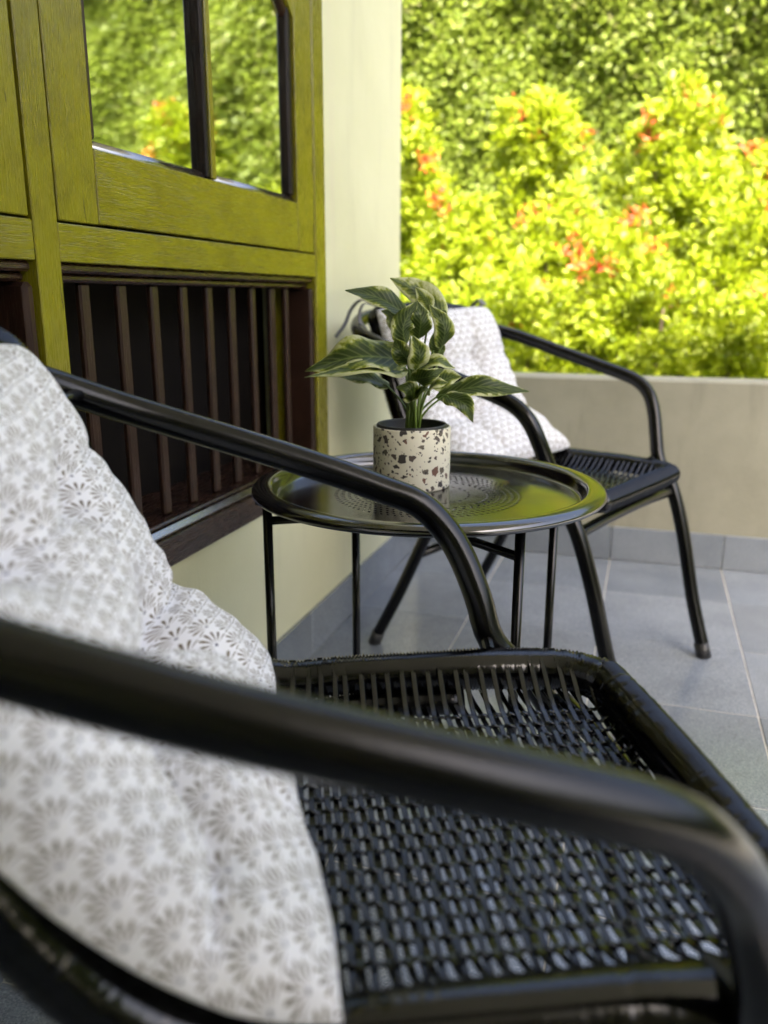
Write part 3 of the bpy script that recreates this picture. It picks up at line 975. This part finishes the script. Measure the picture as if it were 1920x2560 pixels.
ringleg = [(.185 * math.cos(t), .150 * math.sin(t), .4745) for t in np.linspace(0, 2 * math.pi, 60, endpoint=False)]
obj('support_ring', mesh('support_ring', *sweep(ringleg, .0036, 8, True), 'black_metal', True), table)

# ------------------------------------------------------------------ terrazzo pot and plant
PC = (.337, 1.072)
PZ = ZF + .0005
pot = empty('plant_pot', (PC[0], PC[1], PZ))
tag(pot, 'cream terrazzo pot with brown chips standing on the tray table', 'pot')
H = .083
obj('pot_body', mesh('pot_body', *lathe([(.001, 0), (.0485, 0), (.0512, .0012), (.0522, .004), (.0524, H - .002), (.0518, H - .0004), (.0505, H), (.0492, H - .0006), (.0488, H - .003), (.0488, .006), (.001, .005)], 72), 'terrazzo', True), pot)
obj('liner', mesh('liner', *lathe([(.0475, .02), (.0475, H + .001), (.0466, H + .0028), (.0448, H + .0028), (.0440, H + .001), (.0425, .045), (.001, .045)], 56), 'black_plastic', True), pot)

LEAVES = [
    ([(-0.006, 0.0, 0.709), (-0.046, 0.0, 0.732), (-0.088, -0.01, 0.741)], 0.0172, (0.25, 0.75, 0.75), 0.10),
    ([(0.045, 0.03, 0.707), (0.01, 0.03, 0.738), (-0.03, 0.02, 0.757)], 0.0189, (0.55, 0.3, 0.7), 0.75),
    ([(0.022, 0.0, 0.716), (0.013, -0.0, 0.733), (0.003, -0.0, 0.745)], 0.0112, (0.8, 0.1, 0.35), 0.80),
    ([(-0.01, -0.02, 0.673), (-0.013, -0.035, 0.698), (0.004, -0.03, 0.728)], 0.0163, (0.85, 0.3, 0.35), 0.15),
    ([(0.007, -0.01, 0.68), (0.009, -0.03, 0.706), (0.004, -0.02, 0.729)], 0.0155, (0.95, 0.25, 0.0), 0.10),
    ([(0.037, 0.0, 0.668), (0.04, -0.02, 0.695), (0.02, -0.015, 0.724)], 0.0146, (0.8, 0.2, 0.35), 0.35),
    ([(0.041, 0.02, 0.658), (0.032, 0.02, 0.671), (0.031, 0.02, 0.69)], 0.0103, (0.95, 0.1, 0.1), 0.20),
    ([(-0.009, 0.0, 0.653), (-0.074, -0.03, 0.658), (-0.141, -0.02, 0.639)], 0.0310, (0.0, 0.75, 0.66), 0.25),
    ([(-0.007, -0.01, 0.639), (-0.067, -0.05, 0.646), (-0.14, -0.04, 0.633)], 0.0189, (0.05, 0.85, 0.35), 0.90),
    ([(-0.031, 0.02, 0.614), (-0.06, 0.03, 0.625), (-0.104, 0.03, 0.628)], 0.0138, (0.1, 0.8, 0.5), 0.15),
    ([(-0.003, -0.03, 0.651), (-0.016, -0.045, 0.665), (-0.024, -0.03, 0.682)], 0.0138, (0.75, 0.2, 0.6), 0.25),
    ([(0.002, -0.045, 0.643), (0.007, -0.06, 0.663), (-0.002, -0.045, 0.686)], 0.0146, (0.9, 0.2, 0.25), 0.80),
    ([(0.002, -0.03, 0.642), (0.027, -0.04, 0.654), (0.054, -0.03, 0.644)], 0.0120, (0.1, 0.7, 0.65), 0.85),
    ([(-0.001, -0.05, 0.632), (0.018, -0.07, 0.637), (0.037, -0.06, 0.645)], 0.0129, (0.25, 0.5, -0.75), 0.00),
    ([(-0.001, -0.03, 0.602), (-0.005, -0.05, 0.619), (-0.023, -0.05, 0.621)], 0.0138, (0.75, 0.35, 0.5), 0.00),
    ([(0.002, -0.03, 0.605), (0.012, -0.05, 0.619), (0.02, -0.05, 0.618)], 0.0112, (0.4, 0.5, 0.75), 0.00),
    ([(0.02, -0.02, 0.614), (0.028, -0.04, 0.625), (0.044, -0.04, 0.627)], 0.0120, (0.3, 0.6, 0.7), 0.70),
    ([(0.032, -0.0, 0.603), (0.086, -0.01, 0.618), (0.156, 0.0, 0.611)], 0.0163, (0.1, 0.6, 0.75), 0.10),
    ([(0.041, -0.01, 0.605), (0.066, -0.03, 0.599), (0.079, -0.03, 0.574)], 0.0138, (0.75, 0.3, 0.55), 0.20),
    ([(0.028, 0.03, 0.612), (0.051, 0.04, 0.625), (0.069, 0.04, 0.627)], 0.0172, (0.0, 0.6, 0.75), 0.95),
    ([(-0.019, 0.02, 0.689), (-0.028, 0.03, 0.709), (-0.042, 0.03, 0.715)], 0.0120, (0.5, 0.4, 0.7), 0.30),
]
plant = empty('leafy_plant', (PC[0], PC[1], 0), YAW)
tag(plant, 'variegated green foliage plant growing from the terrazzo pot', 'plant')
rp = random.Random(11)
for pts, hwid, side, pale in LEAVES:
    P = np.array(pts, float)
    cl = resample(catmull(P, 12), np.linalg.norm(np.diff(P, axis=0), axis=1).sum() / 18)
    n = len(cl)
    tan = np.gradient(cl, axis=0); tan /= np.linalg.norm(tan, axis=1)[:, None]
    sv_ = np.array(side, float)
    NC = 9
    V, UV = [], []
    ph, amp = rp.uniform(0, 6), rp.uniform(.14, .26)
    fold = rp.uniform(.18, .38)
    for i in range(n):
        t = i / (n - 1)
        s = sv_ - tan[i] * (sv_ @ tan[i]); s /= np.linalg.norm(s)
        up_ = np.cross(tan[i], s)
        if up_[2] < 0 and abs(up_[2]) > .2:
            up_ = -up_
        wdt = hwid * ((t + .004) ** .55 * (1.002 - t) ** 1.0) / .366
        wdt = max(wdt, .0006)
        for k in range(NC):
            a = -1 + 2 * k / (NC - 1)
            wave = amp * math.sin(t * 11 + ph + (0 if a > 0 else 1.7)) * a * a
            q = cl[i] + s * (a * wdt) + up_ * (wdt * (fold * abs(a) ** 1.3 + wave - .18 * abs(a) ** 3))
            V.append(tuple(q)); UV.append((k / (NC - 1), t))
    F = []
    for i in range(n - 1):
        for k in range(NC - 1):
            a = i * NC + k
            F.append((a, a + 1, a + NC + 1, a + NC))
    me = mesh('leaf', V, F, ['leaf_top_%d' % (0 if pale < .22 else 1 if pale < .6 else 2), 'leaf_under'], True)
    lay = me.uv_layers.new(name='UVMap')
    vi = np.empty(len(me.loops), np.int32); me.loops.foreach_get('vertex_index', vi)
    lay.data.foreach_set('uv', np.array(UV, np.float32)[vi].ravel())
    # the upper side of the leaf looks up
    me.update()
    nz = sum((p.normal.z * .5 - p.normal.y * .85) * p.area for p in me.polygons)
    if nz < 0:
        me.flip_normals()
    lo = obj('leaf', me, plant)
    md = lo.modifiers.new('thickness', 'SOLIDIFY'); md.thickness = .0005; md.offset = -1; md.material_offset = 1; md.material_offset_rim = 0
    # stalk down to the pot
    b0 = P[0]
    root = np.array([rp.uniform(-.010, .010), rp.uniform(-.012, .006), PZ + .044])
    mid = (b0 + root) / 2 + np.array([b0[0] * -.15, 0, .012])
    st = sweep(catmull([root, mid, b0, b0 * .7 + P[1] * .3], 6), np.linspace(.0019, .0009, 19), 7)
    obj('stem', mesh('stem', *st, 'stem', True), plant)

# ------------------------------------------------------------------ garden
def foliage(name, pos, dirs, length, width, tint, mat, parent, rs, nrm=None):
    """pos: leaf bases, dirs: leaf directions; folded diamond leaves"""
    n = len(pos)
    d = dirs / (np.linalg.norm(dirs, axis=1)[:, None] + 1e-9)
    rv = rs.normal(size=(n, 3)) if nrm is None else nrm + rs.normal(0, .42, (n, 3))
    s = np.cross(d, rv); s /= np.linalg.norm(s, axis=1)[:, None] + 1e-9
    u = np.cross(s, d)
    u *= np.sign(u[:, 2:3] + 1e-6)
    L, Wd = length[:, None], width[:, None]
    mid = pos + d * L * .45 + u * L * .08
    V = np.stack([pos, mid + s * Wd + u * Wd * .35, pos + d * L - u * L * .06, mid - s * Wd + u * Wd * .35], 1).reshape(-1, 3)
    base = np.arange(n)[:, None] * 4
    F = np.concatenate([base + np.array([[0, 1, 2]]), base + np.array([[0, 2, 3]])], 1).reshape(-1, 3)
    me = bpy.data.meshes.new(name)
    me.vertices.add(len(V)); me.vertices.foreach_set('co', V.astype(np.float32).ravel())
    me.loops.add(F.size); me.loops.foreach_set('vertex_index', F.astype(np.int32).ravel())
    me.polygons.add(len(F)); me.polygons.foreach_set('loop_start', np.arange(0, F.size, 3, dtype=np.int32))
    me.update(calc_edges=True)
    at = me.attributes.new('tint', 'FLOAT', 'POINT')
    at.data.foreach_set('value', np.repeat(tint, 4).astype(np.float32))
    me.materials.append(MAT[mat])
    return obj(name, me, parent)

def shrub(x, y, h, wd, label, seed, ntip=330, reds=6, lean=0.0, tall=1.0):
    rs = np.random.RandomState(seed)
    root = empty('flowering_shrub', (x, y, -.16))
    tag(root, label, 'shrub', 'yellow green shrubs beyond the parapet')
    H_ = h + .16
    # lobes: sub-crowns that make the outline uneven
    nl = 9
    lob = []
    for k in range(nl):
        t = rs.uniform(.18, .93)
        rad = wd * (1 - .62 * t ** 1.6)
        a = rs.uniform(0, 2 * math.pi)
        lob.append((math.cos(a) * rad * .62 + lean * t, math.sin(a) * rad * .55, t * H_, rs.uniform(.15, .27) * (1.15 - .4 * t)))
    lob.append((lean, 0, H_ * .93, .15)); lob.append((lean * .7, 0, H_ * .7, .24)); lob.append((0, 0, H_ * .4, .30))
    tips, nrm, inner = [], [], []
    per = ntip // len(lob)
    for (lx, ly, lz, lr) in lob:
        v = rs.normal(size=(per, 3)); v /= np.linalg.norm(v, axis=1)[:, None]
        rr = lr * rs.uniform(.45, 1.05, per) ** .6
        tips.append(np.array([lx, ly, lz]) + v * rr[:, None] * np.array([1, 1, 1.15])); nrm.append(v); inner.append(rr / lr)
    tips = np.vstack(tips); nrm = np.vstack(nrm); inner = np.concatenate(inner)
    keep = tips[:, 2] > .12
    tips, nrm, inner = tips[keep], nrm[keep], inner[keep]
    m = 26
    pos = np.repeat(tips, m, 0) + rs.normal(0, .024, (len(tips) * m, 3))
    ax = np.repeat(nrm, m, 0) * .7 + np.array([0, 0, .55])
    dr = ax + rs.normal(0, .75, ax.shape)
    n = len(pos)
    ln = rs.uniform(.022, .050, n)
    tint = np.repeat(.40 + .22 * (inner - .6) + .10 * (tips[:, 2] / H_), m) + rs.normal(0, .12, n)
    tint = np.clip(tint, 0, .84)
    red = np.argsort(-(tips[:, 2] * .35 + inner * .5 + rs.uniform(0, .9, len(tips))))[:reds]
    mk = np.zeros(len(tips), bool); mk[red] = True
    mk = np.repeat(mk, m)
    tint[mk] = rs.uniform(.88, 1.0, mk.sum())
    fn = np.repeat(nrm, m, 0) * .5 + np.array([.15, -.35, .65])
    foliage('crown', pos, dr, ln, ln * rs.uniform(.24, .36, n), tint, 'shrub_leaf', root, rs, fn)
    parts = []
    for k in range(7):
        lx, ly, lz, lr = lob[k]
        p = catmull([(rs.uniform(-.05, .05), rs.uniform(-.05, .05), -.02), (lx * .25, ly * .25, lz * .4), (lx * .8, ly * .8, lz * .8), (lx, ly, lz + lr * .4)], 5)
        parts.append(sweep(p, np.linspace(.014, .004, len(p)), 6))
    obj('trunk', mesh('trunk', *merge(parts), 'bark', True), root)
    return root

SHRUBS = [
    (-.56, 4.10, 1.62, .34, 'shrub growing right beside the pillar edge with red leaf tips', 21, 9, 0),
    (-.20, 3.72, 1.10, .32, 'yellow shrub just right of the pillar above the potted plant', 22, 4, 0),
    (.05, 4.20, 1.60, .40, 'tall shrub with a red crown left of the middle of the garden', 23, 5, .0),
    (.10, 3.38, 0.72, .28, 'low yellow shrub right behind the back of the rear chair', 24, 2, 0),
    (.27, 3.85, 1.10, .32, 'middle shrub topped by one bright red tuft', 25, 3, 0),
    (.52, 3.62, .90, .32, 'yellow shrub above the sloping armrest of the rear chair', 26, 4, 0),
    (.70, 4.22, 1.60, .40, 'tall yellow shrub at the right with orange red tips', 27, 8, .0),
    (.62, 3.32, .70, .27, 'low shrub behind the bend of the rear armrest', 33, 1, 0),
    (1.00, 3.75, 1.05, .34, 'round yellow shrub at the right edge of the picture', 28, 2, 0),
    (1.15, 4.40, 1.38, .38, 'taller shrub at the right edge behind the round one', 29, 3, 0),
    (.98, 3.34, .66, .27, 'low yellow shrub over the parapet at the right edge', 34, 1, 0),
    (1.72, 4.05, 1.62, .40, 'shrub with red tips seen mirrored in the window pane', 30, 9, 0),
    (2.35, 4.30, 1.30, .42, 'second shrub beyond the right edge of the picture', 31, 4, 0),
    (3.05, 4.20, 1.50, .42, 'last shrub at the right end of the row, out of the picture', 32, 5, 0),
]
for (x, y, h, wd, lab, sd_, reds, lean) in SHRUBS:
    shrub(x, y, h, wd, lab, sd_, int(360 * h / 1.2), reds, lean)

def hedge(name, label, p0, p1, h, seed, nleaf, thick=.55):
    """clipped hedge from p0 to p1, its face to the left of that direction"""
    rs = np.random.RandomState(seed)
    p0, p1 = np.array(p0, float), np.array(p1, float)
    L = np.linalg.norm(p1 - p0)
    ex = (p1 - p0) / L
    ey = np.array([ex[1], -ex[0]])
    root = empty(name, (p0[0], p0[1], -.16))
    tag(root, label, 'hedge', 'tall hedges round the garden')
    a = rs.uniform(0, L, nleaf); z = h * rs.uniform(0.02, 1.0, nleaf) ** .9
    def bumps(a, z):
        return .13 * np.sin(a * 2.3 + 1.2 * np.sin(z * 2.1)) + .12 * np.sin(z * 3.7 + a * 1.3) + .09 * np.sin(a * 7.1 + z * 5.3) + .06 * np.sin(a * 13 - z * 11)
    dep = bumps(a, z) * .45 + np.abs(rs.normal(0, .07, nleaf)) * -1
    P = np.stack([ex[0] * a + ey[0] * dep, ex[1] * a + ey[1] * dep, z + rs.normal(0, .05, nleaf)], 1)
    # top surface leaves
    nt_ = nleaf // 8
    a2 = rs.uniform(0, L, nt_); d2 = rs.uniform(-thick, .1, nt_)
    P2 = np.stack([ex[0] * a2 + ey[0] * d2, ex[1] * a2 + ey[1] * d2, h + rs.uniform(-.1, .16, nt_) + .12 * np.sin(a2 * 4)], 1)
    D = np.array([ey[0] * .35, ey[1] * .35, -.1]) + rs.normal(0, .65, (nleaf, 3))
    D2 = np.array([0, 0, 1.0]) + rs.normal(0, .6, (nt_, 3))
    P = np.vstack([P, P2]); D = np.vstack([D, D2])
    n = len(P)
    ln = rs.uniform(.024, .054, n)
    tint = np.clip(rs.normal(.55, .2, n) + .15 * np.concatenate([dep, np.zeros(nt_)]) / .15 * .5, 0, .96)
    fn = np.vstack([np.tile([ey[0] * .75, ey[1] * .75, .6], (nleaf, 1)), np.tile([0, 0, 1.0], (nt_, 1))])
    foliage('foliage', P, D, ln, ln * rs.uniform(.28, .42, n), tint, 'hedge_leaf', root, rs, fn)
    # plain box in dark foliage colour, added as backing behind the leaves
    v = []
    for dpt in (-.34, -.34 - thick):
        for zz in (0, h - .12):
            for aa in (0, L):
                v.append((ex[0] * aa + ey[0] * dpt, ex[1] * aa + ey[1] * dpt, zz))
    obj('core_backing', mesh('core_backing', v, [(0, 1, 3, 2), (4, 6, 7, 5), (0, 4, 5, 1), (2, 3, 7, 6), (0, 2, 6, 4), (1, 5, 7, 3)], 'core'), root)

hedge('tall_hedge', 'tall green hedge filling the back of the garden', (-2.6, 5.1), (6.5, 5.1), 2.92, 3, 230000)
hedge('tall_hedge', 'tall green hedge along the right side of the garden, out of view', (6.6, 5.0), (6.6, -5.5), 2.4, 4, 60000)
